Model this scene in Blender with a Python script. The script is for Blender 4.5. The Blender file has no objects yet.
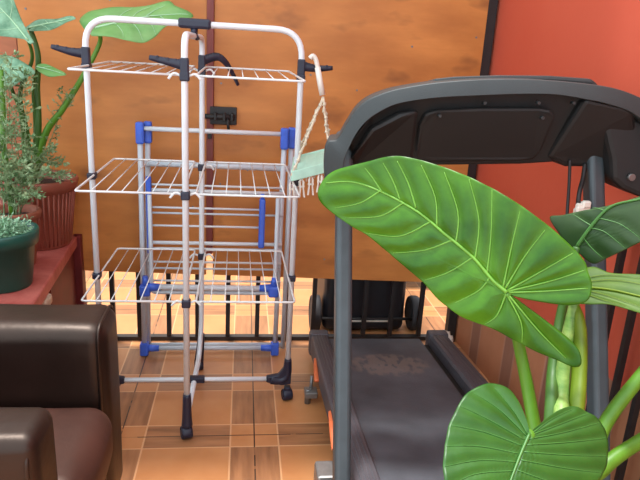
import bpy, bmesh, math, random
from mathutils import Vector, Matrix, noise
random.seed(7)
sc = bpy.context.scene
COL = sc.collection
V = Vector

# ------------------------------------------------------------------ materials
def lin(c):
    return tuple(((v/255)/12.92 if v/255 <= .04045 else ((v/255+.055)/1.055)**2.4) for v in c) + (1,)

def mat(name, rgb, rough=.5, metal=0, var=.12, scale=8, bump=0, bscale=60, stretch=(1,1,1), rgb2=None, spec=.5, coat=0, transl=0):
    m = bpy.data.materials.new(name); m.use_nodes = True
    nt = m.node_tree; N = nt.nodes; L = nt.links
    b = N['Principled BSDF']
    b.inputs['Roughness'].default_value = rough; b.inputs['Metallic'].default_value = metal
    b.inputs['Specular IOR Level'].default_value = spec
    b.inputs['Coat Weight'].default_value = coat
    tc = N.new('ShaderNodeTexCoord'); mp = N.new('ShaderNodeMapping'); mp.inputs['Scale'].default_value = stretch
    L.new(tc.outputs['Object'], mp.inputs['Vector'])
    ns = N.new('ShaderNodeTexNoise'); ns.inputs['Scale'].default_value = scale; ns.inputs['Detail'].default_value = 6
    ns.inputs['Roughness'].default_value = .6
    L.new(mp.outputs['Vector'], ns.inputs['Vector'])
    rp = N.new('ShaderNodeValToRGB')
    c1 = lin(rgb)
    if rgb2 is None:
        rp.color_ramp.elements[0].color = tuple(v*(1-var) for v in c1[:3])+(1,)
        rp.color_ramp.elements[1].color = tuple(min(1, v*(1+var)) for v in c1[:3])+(1,)
    else:
        rp.color_ramp.elements[0].color = c1; rp.color_ramp.elements[1].color = lin(rgb2)
    rp.color_ramp.elements[0].position = .32; rp.color_ramp.elements[1].position = .68
    L.new(ns.outputs['Fac'], rp.inputs['Fac']); L.new(rp.outputs['Color'], b.inputs['Base Color'])
    if bump:
        n2 = N.new('ShaderNodeTexNoise'); n2.inputs['Scale'].default_value = bscale; n2.inputs['Detail'].default_value = 5
        L.new(mp.outputs['Vector'], n2.inputs['Vector'])
        bp = N.new('ShaderNodeBump'); bp.inputs['Strength'].default_value = bump; bp.inputs['Distance'].default_value = .01
        L.new(n2.outputs['Fac'], bp.inputs['Height']); L.new(bp.outputs['Normal'], b.inputs['Normal'])
    if transl:
        tr = N.new('ShaderNodeBsdfTranslucent'); L.new(rp.outputs['Color'], tr.inputs['Color'])
        mx = N.new('ShaderNodeMixShader'); mx.inputs['Fac'].default_value = transl
        L.new(b.outputs['BSDF'], mx.inputs[1]); L.new(tr.outputs['BSDF'], mx.inputs[2])
        L.new(mx.outputs['Shader'], N['Material Output'].inputs['Surface'])
    return m

class NB:                                    # tiny node maths helper
    def __init__(s, m): s.nt = m.node_tree; s.N = s.nt.nodes; s.L = s.nt.links
    def m(s, op, a, b=None, c=None):
        n = s.N.new('ShaderNodeMath'); n.operation = op
        for i, v in enumerate((a, b, c)):
            if v is None: continue
            if isinstance(v, (int, float)): n.inputs[i].default_value = v
            else: s.L.new(v, n.inputs[i])
        return n.outputs[0]
    def mix(s, f, a, b):
        n = s.N.new('ShaderNodeMix'); n.data_type = 'RGBA'
        for i, v in ((0, f), (6, a), (7, b)):
            if isinstance(v, (int, float)): n.inputs[i].default_value = v
            elif isinstance(v, tuple): n.inputs[i].default_value = v
            else: s.L.new(v, n.inputs[i])
        return n.outputs[2]
    def noise(s, vec, scale, stretch, detail=5):
        mp = s.N.new('ShaderNodeMapping'); mp.inputs['Scale'].default_value = stretch; s.L.new(vec, mp.inputs['Vector'])
        n = s.N.new('ShaderNodeTexNoise'); n.inputs['Scale'].default_value = scale; n.inputs['Detail'].default_value = detail
        s.L.new(mp.outputs['Vector'], n.inputs['Vector']); return n.outputs['Fac']

def halo(m, rgb, amount):                    # paler flesh along the veins, from the blade's own 'vein' attribute
    k = NB(m); at = k.N.new('ShaderNodeAttribute'); at.attribute_name = 'vein'
    rp = next(n for n in k.N if n.type == 'VALTORGB'); b = k.N['Principled BSDF']
    c = k.mix(k.m('MULTIPLY', at.outputs['Fac'], amount), rp.outputs['Color'], lin(rgb))
    k.L.new(c, b.inputs['Base Color'])

def floor_material():
    m = bpy.data.materials.new('terracotta_tile'); m.use_nodes = True; k = NB(m); b = k.N['Principled BSDF']
    tc = k.N.new('ShaderNodeTexCoord'); vec = tc.outputs['Object']
    sp = k.N.new('ShaderNodeSeparateXYZ'); k.L.new(vec, sp.inputs[0])
    def dist(o, ph, per):
        f = k.m('FRACT', k.m('ADD', k.m('DIVIDE', k.m('SUBTRACT', o, ph), per), .5))
        return k.m('MULTIPLY', k.m('ABSOLUTE', k.m('SUBTRACT', f, .5)), per)
    dx = dist(sp.outputs['X'], .057, .442); dy = dist(sp.outputs['Y'], 1.828, .354)
    sx = k.m('LESS_THAN', dx, .079); sy = k.m('LESS_THAN', dy, .064)
    strip = k.m('ABSOLUTE', k.m('SUBTRACT', sx, sy))
    n1 = k.noise(vec, 9, (1,1,1)); n2 = k.noise(vec, 3, (1,1,1)); n3 = k.noise(vec, 40, (1,.12,1)); n4 = k.noise(vec, 40, (.12,1,1))
    orange = k.mix(k.m('MULTIPLY', k.m('SUBTRACT', n1, .3), 2.0), lin((194,130,78)), lin((208,148,96)))
    orange = k.mix(k.m('MULTIPLY', n2, .5), orange, lin((178,112,70)))
    st = k.mix(sx, n4, n3)
    brown = k.mix(k.m('MULTIPLY', k.m('SUBTRACT', st, .25), 2.0), lin((136,90,58)), lin((182,126,84)))
    c = k.mix(strip, orange, brown)
    pl = k.m('MAXIMUM', k.m('LESS_THAN', k.m('ABSOLUTE', k.m('SUBTRACT', dx, .08)), .0028), k.m('LESS_THAN', k.m('ABSOLUTE', k.m('SUBTRACT', dy, .064)), .0026))
    c = k.mix(k.m('MULTIPLY', pl, .75), c, lin((222,170,124)))
    gap = k.m('MAXIMUM', k.m('LESS_THAN', dx, .0022), k.m('LESS_THAN', dy, .0020))
    wear = k.m('GREATER_THAN', k.noise(vec, 7, (1,1,1)), .40)
    c = k.mix(k.m('MULTIPLY', gap, k.m('ADD', k.m('MULTIPLY', wear, .7), .25)), c, lin((62,44,36)))
    k.L.new(c, b.inputs['Base Color']); b.inputs['Roughness'].default_value = .38
    bp = k.N.new('ShaderNodeBump'); bp.inputs['Strength'].default_value = .25; bp.inputs['Distance'].default_value = .003
    k.L.new(k.m('SUBTRACT', k.m('MULTIPLY', n1, .5), gap), bp.inputs['Height']); k.L.new(bp.outputs['Normal'], b.inputs['Normal'])
    return m

def plywood_material(name, ca, cb, ck):
    m = bpy.data.materials.new(name); m.use_nodes = True; k = NB(m); b = k.N['Principled BSDF']
    tc = k.N.new('ShaderNodeTexCoord'); vec = tc.outputs['Object']
    g = k.noise(vec, 5, (.7,1,2.0), 8); f = k.noise(vec, 30, (.2,1,2.5), 6); big = k.noise(vec, 1.6, (1,1,1), 2); kn = k.noise(vec, 6, (.7,1,1.4), 3)
    c = k.mix(k.m('MULTIPLY', k.m('SUBTRACT', g, .32), 2.4), lin(ca), lin(cb))
    c = k.mix(k.m('MULTIPLY', k.m('SUBTRACT', f, .2), .45), c, lin(ca))
    c = k.mix(k.m('MULTIPLY', k.m('SUBTRACT', big, .3), .5), c, lin(cb))
    c = k.mix(k.m('MULTIPLY', k.m('MAXIMUM', k.m('SUBTRACT', kn, .60), 0.0), 4.0), c, lin(ck))
    k.L.new(c, b.inputs['Base Color']); b.inputs['Roughness'].default_value = .5
    bp = k.N.new('ShaderNodeBump'); bp.inputs['Strength'].default_value = .12; bp.inputs['Distance'].default_value = .003
    k.L.new(f, bp.inputs['Height']); k.L.new(bp.outputs['Normal'], b.inputs['Normal'])
    return m

def wall_material():                         # red paint over a brown tile dado
    m = bpy.data.materials.new('red_wall_with_tile_dado'); m.use_nodes = True; k = NB(m); b = k.N['Principled BSDF']
    tc = k.N.new('ShaderNodeTexCoord'); vec = tc.outputs['Object']
    sp = k.N.new('ShaderNodeSeparateXYZ'); k.L.new(vec, sp.inputs[0]); y = sp.outputs['Y']; z = sp.outputs['Z']
    n = k.noise(vec, 3, (1,1,1)); n2 = k.noise(vec, 14, (1,1,.6)); n3 = k.noise(vec, 40, (1,1,.1))
    red = k.mix(n, lin((190,74,50)), lin((204,94,68)))
    red = k.mix(k.m('MULTIPLY', n2, .3), red, lin((196,80,62)))
    tile = k.mix(n2, lin((172,110,76)), lin((196,132,96)))
    fy = k.m('FRACT', k.m('DIVIDE', k.m('SUBTRACT', y, 2.01), .29))
    band = k.m('LESS_THAN', fy, .30)
    tile = k.mix(k.m('MULTIPLY', band, .75), tile, k.mix(n3, lin((112,76,62)), lin((150,108,92))))
    g = k.m('MAXIMUM', k.m('LESS_THAN', fy, .03), k.m('LESS_THAN', k.m('ABSOLUTE', k.m('SUBTRACT', fy, .30)), .02))
    tile = k.mix(k.m('MULTIPLY', g, .6), tile, lin((190,140,118)))
    edge = k.m('ADD', z, k.m('MULTIPLY', k.m('SUBTRACT', n2, .5), .02))
    c = k.mix(k.m('GREATER_THAN', edge, .40), tile, red)
    k.L.new(c, b.inputs['Base Color']); b.inputs['Roughness'].default_value = .55
    bp = k.N.new('ShaderNodeBump'); bp.inputs['Strength'].default_value = .15; bp.inputs['Distance'].default_value = .006
    k.L.new(k.noise(vec, 25, (1,1,1)), bp.inputs['Height']); k.L.new(bp.outputs['Normal'], b.inputs['Normal'])
    return m

def belt_material():
    m = bpy.data.materials.new('worn_rubber_belt'); m.use_nodes = True; k = NB(m); b = k.N['Principled BSDF']
    tc = k.N.new('ShaderNodeTexCoord'); vec = tc.outputs['Object']
    sp = k.N.new('ShaderNodeSeparateXYZ'); k.L.new(vec, sp.inputs[0])
    n = k.noise(vec, 6, (1,1,1)); s = k.noise(vec, 45, (1.0,.55,1), 8); f = k.noise(vec, 160, (1,1,1))
    c = k.mix(k.m('MULTIPLY', k.m('SUBTRACT', n, .3), 2.2), lin((54,59,66)), lin((84,88,96)))
    c = k.mix(k.m('MULTIPLY', f, .3), c, lin((62,60,62)))
    ex = k.m('DIVIDE', k.m('SUBTRACT', sp.outputs['X'], -.02), .17); ey = k.m('DIVIDE', k.m('SUBTRACT', sp.outputs['Y'], .32), .11)
    r = k.m('ADD', k.m('MULTIPLY', ex, ex), k.m('MULTIPLY', ey, ey))
    mask = k.m('MULTIPLY', k.m('MAXIMUM', k.m('SUBTRACT', 1.0, r), 0.0), k.m('MULTIPLY', k.m('MAXIMUM', k.m('SUBTRACT', s, .38), 0.0), 5.0))
    c = k.mix(k.m('MINIMUM', k.m('MULTIPLY', mask, .7), .26), c, lin((150,128,110)))
    k.L.new(c, b.inputs['Base Color']); b.inputs['Roughness'].default_value = .6
    bp = k.N.new('ShaderNodeBump'); bp.inputs['Strength'].default_value = .3; bp.inputs['Distance'].default_value = .002
    k.L.new(f, bp.inputs['Height']); k.L.new(bp.outputs['Normal'], b.inputs['Normal'])
    return m

M = dict(
    floor=floor_material(), wall=wall_material(), belt=belt_material(),
    ply=plywood_material('orange_plywood', (168,100,42), (212,138,68), (88,46,20)),
    ply_red=plywood_material('reddish_plywood', (142,78,46), (184,108,66), (92,48,28)),
    maroon=mat('maroon_wood', (122,52,44), .5, var=.2, scale=14, stretch=(3,1,.4)),
    black_iron=mat('black_painted_iron', (30,26,26), .5, var=.25, scale=30),
    white=mat('white_enamel', (216,220,224), .3, var=.03, scale=20),
    wire=mat('white_wire', (222,223,222), .35, var=.03, scale=20),
    alu=mat('pale_blue_grey_tube', (196,204,212), .3, var=.04, scale=20),
    navy=mat('navy_plastic', (28,30,50), .42, var=.12, scale=30),
    blue=mat('blue_plastic', (60,100,208), .35, var=.10, scale=30),
    leather=mat('brown_leather', (29,18,15), .42, var=.3, scale=9, bump=.14, bscale=22, spec=.45),
    seat_leather=mat('brown_seat_leather', (58,34,28), .5, var=.25, scale=7, bump=.18, bscale=18, spec=.35),
    pot_brown=mat('terracotta_plastic', (150,82,64), .55, var=.1, scale=12),
    pot_terra=mat('old_terracotta', (146,84,62), .7, var=.2, scale=18, bump=.2),
    pot_green=mat('green_plastic', (24,78,66), .4, var=.1, scale=10),
    soil=mat('dark_soil', (52,38,30), .95, var=.5, scale=60, bump=.8, bscale=90),
    red_table=mat('worn_red_paint', (154,62,54), .6, scale=11, rgb2=(190,106,94), bump=.2, bscale=30),
    dark_red=mat('shaded_and_dark_red', (104,28,28), .6, var=.25, scale=9),  # table sides' shade is put into this darker red; bench uses it too
    pale_stone=mat('pale_broken_mortar', (196,176,152), .85, var=.15, scale=30, bump=.4),
    charcoal=mat('charcoal_plastic', (38,44,45), .5, var=.08, scale=20, bump=.06, bscale=300),
    dark_plastic=mat('black_plastic', (22,22,22), .6, var=.12, scale=14, bump=.05, bscale=250),
    panel_plastic=mat('black_console_back', (22,23,23), .65, var=.1, scale=10, bump=.05, bscale=250),
    rail_plastic=mat('grey_brown_rail', (74,72,78), .5, var=.15, scale=8, stretch=(8,.6,1), bump=.1, bscale=80),
    upright=mat('slate_grey_steel', (64,72,76), .42, metal=.15, var=.12, scale=16, bump=.04),
    orange=mat('orange_plastic', (222,112,66), .5, var=.12, scale=20),
    steel=mat('dull_steel', (128,126,124), .4, metal=.6, var=.15, scale=30),
    off_white=mat('off_white_plastic', (224,216,204), .6, var=.08, scale=20),
    mint=mat('mint_plastic', (176,216,196), .4, var=.08, scale=30),
    cord=mat('pale_cord', (214,200,176), .8, var=.12, scale=60),
    rubber=mat('grey_black_rubber', (46,44,46), .7, var=.15, scale=30),
    bin=mat('black_bin_plastic', (26,26,32), .45, var=.15, scale=12),
    leaf=mat('bright_green_leaf', (28,78,4), .40, rgb2=(68,122,10), scale=8, bump=.22, bscale=26, transl=.10, spec=.35),
    leaf_heart=mat('mid_green_leaf', (22,66,12), .40, rgb2=(46,94,26), scale=9, bump=.12, bscale=34, transl=.10, spec=.4),
    leaf_dark=mat('dark_green_leaf', (22,54,16), .42, rgb2=(52,78,28), scale=6, transl=.12),
    leaf_olive=mat('yellow_green_leaf', (58,94,10), .5, rgb2=(90,120,22), scale=9, stretch=(1,1,4), transl=.25),
    leaf_rolled=mat('olive_green_rolled_leaf', (84,112,16), .45, rgb2=(116,140,30), scale=12, transl=.15),
    vein=mat('pale_green_vein', (104,158,54), .42, var=.08, scale=20),
    vein_pale=mat('whitish_green_vein', (62,112,46), .42, var=.1, scale=20),
    vein_light=mat('light_leaf_rib', (168,206,166), .5, var=.1, scale=20),
    petiole=mat('light_green_petiole', (80,128,28), .45, var=.16, scale=14, stretch=(2,2,.4)),
    mottled=mat('mottled_green_stalk', (70,118,40), .5, rgb2=(138,166,84), scale=26, stretch=(1,1,2.2)),
    stem_dark=mat('dark_green_stem', (56,96,30), .5, var=.2, scale=14),
    grey_leaf=mat('grey_green_leaf', (70,122,88), .5, rgb2=(140,184,150), scale=22, transl=.15),
    band_leaf=mat('soft_green_leaf', (104,162,84), .42, rgb2=(140,186,112), scale=8, stretch=(1,1,2), transl=.25),
    fern=mat('dusty_green_leaflets', (74,118,62), .6, rgb2=(164,186,142), scale=30, transl=.15),
    succulent=mat('pale_succulent_leaflets', (112,164,120), .5, rgb2=(176,212,178), scale=40),
)

for k_ in ('leather','seat_leather'): M[k_].node_tree.nodes['Principled BSDF'].inputs['Specular Tint'].default_value = (1,.80,.68,1)
halo(M['leaf'], (96,150,36), .5); halo(M['leaf_heart'], (72,122,58), .45); halo(M['leaf_dark'], (84,120,66), .4); halo(M['grey_leaf'], (150,196,160), .4)

# ------------------------------------------------------------------ mesh helpers
def add_box(bm, lo, hi, bevel=0, seg=2, mtx=None):
    r = bmesh.ops.create_cube(bm, size=1)
    vs = r['verts']
    for v in vs:
        v.co = V([lo[i] + (v.co[i]+.5)*(hi[i]-lo[i]) for i in range(3)])
    if bevel:
        es = list({e for v in vs for e in v.link_edges})
        out = bmesh.ops.bevel(bm, geom=es, offset=bevel, segments=seg, profile=.5, affect='EDGES')
        vs = list({v for f in out['faces'] for v in f.verts} | {v for v in vs if v.is_valid})
    if mtx is not None:
        for v in vs: v.co = mtx @ v.co
    return vs

def smooth_path(pts, n=6):
    p = [V(q) for q in pts]
    if len(p) < 3: return p
    out = []
    for i in range(len(p)-1):
        a = p[max(0,i-1)]; b = p[i]; c = p[i+1]; d = p[min(len(p)-1,i+2)]
        for j in range(n):
            t = j/n
            out.append(.5*((2*b)+(c-a)*t+(2*a-5*b+4*c-d)*t*t+(3*b-a-3*c+d)*t**3))
    out.append(p[-1]); return out

def add_tube(bm, pts, r, seg=10, cap=True, mi=0, flat=1, up=None):
    pts = [V(p) for p in pts]; n = len(pts)
    rs = r if isinstance(r, (list, tuple)) else [r]*n
    if len(rs) != n: rs = [rs[0]+(rs[-1]-rs[0])*i/(n-1) for i in range(n)]
    rings = []; prev = None
    for i, p in enumerate(pts):
        t = (pts[min(i+1,n-1)]-pts[max(i-1,0)])
        if t.length < 1e-9: t = V((0,0,1))
        t.normalize()
        if prev is None:
            ref = V(up) if up is not None else (V((0,0,1)) if abs(t.z) < .9 else V((1,0,0)))
            u = t.cross(ref); u = u.normalized()
        else:
            u = prev - t*prev.dot(t)
            u = u.normalized() if u.length > 1e-6 else t.orthogonal().normalized()
        prev = u; w = t.cross(u)
        rings.append([bm.verts.new(p + (u*math.cos(2*math.pi*k/seg)+w*flat*math.sin(2*math.pi*k/seg))*rs[i]) for k in range(seg)])
    for a, b in zip(rings, rings[1:]):
        for k in range(seg):
            f = bm.faces.new((a[k], a[(k+1)%seg], b[(k+1)%seg], b[k])); f.material_index = mi; f.smooth = True
    if cap:
        f = bm.faces.new(rings[0][::-1]); f.material_index = mi
        f = bm.faces.new(rings[-1]); f.material_index = mi
    return [v for ring in rings for v in ring]

def rounded(pts, rad, n=5):                  # polyline with rounded corners
    pts = [V(p) for p in pts]; out = [pts[0]]
    for a, b, c in zip(pts, pts[1:], pts[2:]):
        d1 = (a-b); d2 = (c-b); r = min(rad, d1.length*.49, d2.length*.49)
        s = b+d1.normalized()*r; e = b+d2.normalized()*r
        for j in range(n+1):
            t = j/n; out.append(s*(1-t)**2+b*2*t*(1-t)+e*t*t)
    out.append(pts[-1]); return out

def add_lathe(bm, prof, c=(0,0,0), seg=40, mi=0):
    c = V(c); rings = []
    for r, z in prof:
        if r < 1e-5: rings.append([bm.verts.new(c+V((0,0,z)))])
        else: rings.append([bm.verts.new(c+V((r*math.cos(2*math.pi*k/seg), r*math.sin(2*math.pi*k/seg), z))) for k in range(seg)])
    for a, b in zip(rings, rings[1:]):
        for k in range(seg):
            k2 = (k+1) % seg
            if len(a) == 1 and len(b) == 1: continue
            if len(a) == 1: f = bm.faces.new((a[0], b[k2], b[k]))
            elif len(b) == 1: f = bm.faces.new((a[k], a[k2], b[0]))
            else: f = bm.faces.new((a[k], a[k2], b[k2], b[k]))
            f.smooth = True; f.material_index = mi

def add_disc_wheel(bm, c, axis, r, w, seg=24):
    c = V(c); a = V(axis).normalized(); u = a.orthogonal().normalized(); v = a.cross(u)
    prof = [(0,-w/2),(r*.45,-w/2),(r*.5,-w*.42),(r*.8,-w*.42),(r*.85,-w/2),(r*.95,-w*.46),(r,-w*.25),(r,w*.25),(r*.95,w*.46),(r*.85,w/2),(r*.8,w*.42),(r*.5,w*.42),(r*.45,w/2),(0,w/2)]
    rings = []
    for q, h in prof:
        if q < 1e-5: rings.append([bm.verts.new(c+a*h)])
        else: rings.append([bm.verts.new(c+a*h+(u*math.cos(2*math.pi*k/seg)+v*math.sin(2*math.pi*k/seg))*q) for k in range(seg)])
    for x, y in zip(rings, rings[1:]):
        for k in range(seg):
            k2 = (k+1) % seg
            if len(x) == 1: bm.faces.new((x[0], y[k2], y[k]))
            elif len(y) == 1: bm.faces.new((x[k], x[k2], y[0]))
            else: bm.faces.new((x[k], x[k2], y[k2], y[k])).smooth = True

def add_prism(bm, pts, off):                 # polygon pts (3D) extruded by the vector off
    a = [bm.verts.new(V(p)) for p in pts]; b = [bm.verts.new(V(p)+V(off)) for p in pts]
    n = len(pts)
    bm.faces.new(a); bm.faces.new(b[::-1])
    for i in range(n): bm.faces.new((a[i], b[i], b[(i+1)%n], a[(i+1)%n]))
    return a+b

def obj(name, bm, m, parent=None, smooth=False, bevel=0, origin=None):
    bmesh.ops.recalc_face_normals(bm, faces=bm.faces)
    me = bpy.data.meshes.new(name); bm.to_mesh(me); bm.free()
    for k in (m if isinstance(m, list) else [m]): me.materials.append(k)
    if smooth:
        for p in me.polygons: p.use_smooth = True
    o = bpy.data.objects.new(name, me); COL.objects.link(o)
    if parent is not None:
        o.parent = parent
        pm = parent.location.copy()
        if parent.parent is not None: pm = pm + parent.parent.location
        me.transform(Matrix.Translation(-pm))
    elif origin is not None:
        me.transform(Matrix.Translation(-V(origin))); o.location = origin
    if bevel:
        b = o.modifiers.new('bevel', 'BEVEL'); b.width = bevel; b.segments = 2; b.limit_method = 'ANGLE'
    return o

def tag(o, label, cat, group=None):
    o['label'] = label; o['category'] = cat
    if group: o['group'] = group
    return o
def thing(name, label, cat, loc=(0,0,0), group=None):
    o = bpy.data.objects.new(name, None); COL.objects.link(o); o.location = loc; o.empty_display_size = .05
    return tag(o, label, cat, group)
def struct(name, bm, m, **k):
    o = obj(name, bm, m, **k); o['kind'] = 'structure'; return o
def NBM(): return bmesh.new()

# ------------------------------------------------------------------ setting
bm = NBM(); add_box(bm, (-3,-1.5,-.1), (2.6,7,0)); struct('floor', bm, M['floor'])
# right wall: red above, tile dado below, running slightly outward towards the viewer
bm = NBM()
xw = lambda y: 1.004 + (2.56-y)*.0566
add_prism(bm, [(xw(2.60),2.60,0),(xw(-.9),-.9,0),(xw(-.9)+.15,-.9,0),(xw(2.60)+.15,2.60,0)], (0,0,2.5))
struct('wall_right', bm, M['wall'])

# black fence with its bars, bottom rail and corner post
fence = thing('metal_fence', 'black iron bar fence behind the plywood sheets, its bars showing below them', 'fence', (0,2.56,0))
for x in (-1.30,-1.17,-1.05,-.92,-.79,-.664,-.545,-.434,-.308,-.185,-.052,.078,.204,.33,.448,.565,.69,.828):
    bm = NBM(); add_box(bm, (x-.0095,2.55,.02), (x+.0095,2.569,2.0)); obj('bar', bm, M['black_iron'], fence)
bm = NBM(); add_box(bm, (-1.5,2.545,.0), (.96,2.575,.019)); obj('bottom_rail', bm, M['black_iron'], fence)
bm = NBM(); add_box(bm, (-1.5,2.545,1.98), (.96,2.575,2.01)); obj('top_rail', bm, M['black_iron'], fence)
bm = NBM(); add_box(bm, (.958,2.53,0), (.997,2.575,2.2), .003); obj('post', bm, M['black_iron'], fence)

def sheet(name, x0, x1, z0a, z0b, m, label):
    bm = NBM(); add_prism(bm, [(x0,2.522,z0a),(x1,2.522,z0b),(x1,2.522,1.96),(x0,2.522,1.96)], (0,.016,0))
    o = tag(obj(name, bm, m, bevel=.001), label, 'plywood sheet'); return o
ps_l = sheet('plywood_sheet', -.838, -.146, .338, .322, M['ply'], 'orange plywood sheet behind the drying racks, left of the maroon batten')
ps_r = sheet('plywood_sheet', -.118, .955, .322, .296, M['ply'], 'wide orange plywood sheet from the maroon batten to the red wall')
ps = sheet('plywood_sheet', -1.5, -.842, .345, .338, M['ply_red'], 'reddish plywood sheet behind the potted plants at far left')
bm = NBM(); add_box(bm, (-.1455,2.508,.42), (-.1185,2.54,1.96), .002)
tag(obj('wooden_batten', bm, M['maroon']), 'upright maroon wooden batten between the two orange plywood sheets', 'batten')
for s_, spots in ((ps_l, ((-.80,1.35),(-.80,.9),(-.20,1.30),(-.20,.62),(-.5,1.40))), (ps_r, ((.26,1.17),(.45,1.12),(-.09,1.12),(.02,.78),(.92,1.35),(.36,.40),(.66,1.30),(-.09,.72)))):
    for x, z in spots:
        bm = NBM(); add_tube(bm, [(x,2.524,z),(x,2.5195,z)], .0042, 8); obj('nail', bm, M['steel'], s_)
# sliding bolt on the batten
bolt = thing('sliding_bolt', 'black metal sliding bolt screwed on the plywood beside the maroon batten', 'bolt', (-.08,2.5,1.0))
bm = NBM(); add_box(bm, (-.132,2.500,.962), (-.027,2.507,1.032), .003)
for x in (-.122,-.037):
    for z in (.966,1.026): add_tube(bm, [(x,2.500,z),(x,2.497,z)], .004, 8)
obj('back_plate', bm, M['black_iron'], bolt)
bm = NBM(); add_tube(bm, [(-.150,2.485,.994),(-.034,2.485,.994)], .0105, 14)
for x in (-.11,-.075,-.045): add_box(bm, (x-.006,2.472,.978), (x+.006,2.501,1.010), .004)
obj('bolt_rod', bm, M['black_iron'], bolt, smooth=False)
bm = NBM(); add_tube(bm, [(-.062,2.483,.99),(-.060,2.47,.975),(-.058,2.466,.948)], .006, 8); obj('handle', bm, M['black_iron'], bolt, smooth=True)
bm = NBM(); add_box(bm, (-.140,2.492,.905), (-.124,2.510,.945), .003)
tag(obj('door_catch', bm, M['black_iron']), 'small black catch on the maroon batten below the sliding bolt', 'catch')

# ------------------------------------------------------------------ tower drying rack
RX = -.155; RY = 2.05
rack = thing('tower_drying_rack', 'tall white tower drying rack with three wire shelf tiers and navy joints', 'drying rack', (RX,RY,0))
bm = NBM(); add_tube(bm, rounded([(-.484,RY,.085),(-.484,RY,1.318),(.180,RY,1.318),(.180,RY,.085)], .085, 8), .0098, 12); obj('main_frame', bm, M['white'], rack)
FY, BY = 1.82, 2.285
bm = NBM(); add_tube(bm, rounded([(-.166,FY,.10),(-.166,FY,1.282),(-.148,BY,1.282),(-.150,BY,.20),(-.156,BY-.045,.078),(-.166,FY,.085)], .05, 7), .0098, 12); obj('cross_frame', bm, M['white'], rack)
bm = NBM(); add_tube(bm, [(-.484,RY,.088),(.180,RY,.088)], .0085, 10); obj('base_bar', bm, M['white'], rack)
bm = NBM(); add_box(bm, (-.205,RY-.016,1.304), (-.105,RY+.016,1.334), .008); add_tube(bm, [(-.157,RY,1.308),(-.157,RY-.004,1.286)], .011, 8); add_tube(bm, [(-.152,RY-.008,1.284),(-.145,RY-.014,1.274)], .007, 8)
obj('top_joint', bm, M['navy'], rack, smooth=False)
bm = NBM(); add_box(bm, (-.188,RY-.013,.077), (-.122,RY+.013,.100), .005); obj('base_joint', bm, M['navy'], rack)
# shelves: two wire wings per tier
for tier, z in enumerate((1.173,.832,.488)):
    for side in (-1, 1):
        xa, xb = (-.482,-.176) if side < 0 else (-.136,.174)
        xo, xi = (xa, xb) if side < 0 else (xb, xa)
        yf, yb = 1.825, 2.315
        xo2 = xo - side*.016
        dz = .012
        bm = NBM()
        add_tube(bm, rounded([(xi,yf,z),(xo,yf,z),(xo2,yb,z+dz),(xi,yb,z+dz),(xi,yf,z),(xi+side*.02,yf,z)], .012, 3), .0036, 6)
        for k in range(1, 7):
            t = k/7; x0 = xi+(xo-xi)*t; x1 = xi+(xo2-xi)*t
            add_tube(bm, [(x0,yf,z),(x1,yb,z+dz)], .0019, 5)
        s = obj('shelf', bm, M['wire'], rack)
        # clip holding the wing on the outer pole and on the cross frame
        bm = NBM(); xp = -.484 if side < 0 else .180
        add_box(bm, (xp-.0135,RY-.017,z-.010), (xp+.0135,RY+.017,z+.011), .004); obj('clip', bm, M['navy'], s)
    for yy, xx in ((FY,-.166),(BY,-.149)):
        bm = NBM(); add_box(bm, (xx-.0135,yy-.0135,z-.016), (xx+.0135,yy+.0135,z+.010), .004); obj('clip', bm, M['navy'], rack)
        bm = NBM()
        bm.free()
        for s_ in (-1, 1):
            bm = NBM(); add_tube(bm, smooth_path([(xx+s_*.012,yy,z-.002),(xx+s_*.03,yy,z+.004),(xx+s_*.045,yy,z-.012)], 4), .004, 6)
            obj('clip_lug', bm, M['wire'], rack)
# hanger arms
def arm(path, name='hanger_arm'):
    p = smooth_path(path, 5); n = len(p)
    bm = NBM(); add_tube(bm, p, [.0165-.010*i/(n-1) for i in range(n)], 8, flat=.5, up=(0,1,0))
    for i in range(2, n-1, 2):
        add_box(bm, (p[i].x-.004,p[i].y-.005,p[i].z+.002), (p[i].x+.004,p[i].y+.005,p[i].z+.016-.008*i/n), .002)
    a = p[0]; add_box(bm, (a.x-.012,a.y-.013,a.z-.032), (a.x+.012,a.y+.013,a.z+.020), .004)
    return obj(name, bm, M['navy'], rack)
arm([(-.484,RY,1.212),(-.53,RY,1.216),(-.585,RY,1.228)])
arm([(-.166,FY,1.200),(-.20,FY,1.205),(-.262,FY,1.216)])
arm([(.180,RY,1.212),(.225,RY,1.206),(.282,RY,1.210)])
arm([(-.149,BY,1.205),(-.10,BY+.02,1.222),(-.07,BY+.03,1.206),(-.045,BY+.05,1.17),(-.022,BY+.06,1.125)])
# feet with casters
def foot(pts, wheel, ax):
    bm = NBM(); add_tube(bm, smooth_path(pts, 5), [.019,.013], 10); o = obj('foot', bm, M['navy'], rack, smooth=False)
    bm = NBM(); w = V(wheel); a = V(ax)
    add_disc_wheel(bm, w, ax, .0225, .036)
    add_box(bm, (w.x-.012,w.y-.012,w.z-.004), (w.x+.012,w.y+.012,w.z+.034), .004)
    obj('caster', bm, M['navy'], o)
for xs, x0 in ((1,.180),(-1,-.484)):
    bm = NBM(); add_prism(bm, [(x0+xs*u,RY-.011,z) for u, z in ((-.078,.077),(-.078,.100),(-.034,.108),(-.016,.135),(-.012,.172),(.013,.172),(.014,.068),(-.02,.064))], (0,.022,0)); obj('foot_gusset', bm, M['navy'], rack, bevel=.005)
foot([(.120,RY,.086),(.158,RY,.083),(.180,RY,.108),(.180,RY,.170)], (.182,RY,.0225), (1,.2,0))
foot([(-.424,RY,.086),(-.462,RY,.083),(-.484,RY,.108),(-.484,RY,.170)], (-.486,RY,.0225), (1,-.2,0))
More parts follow.
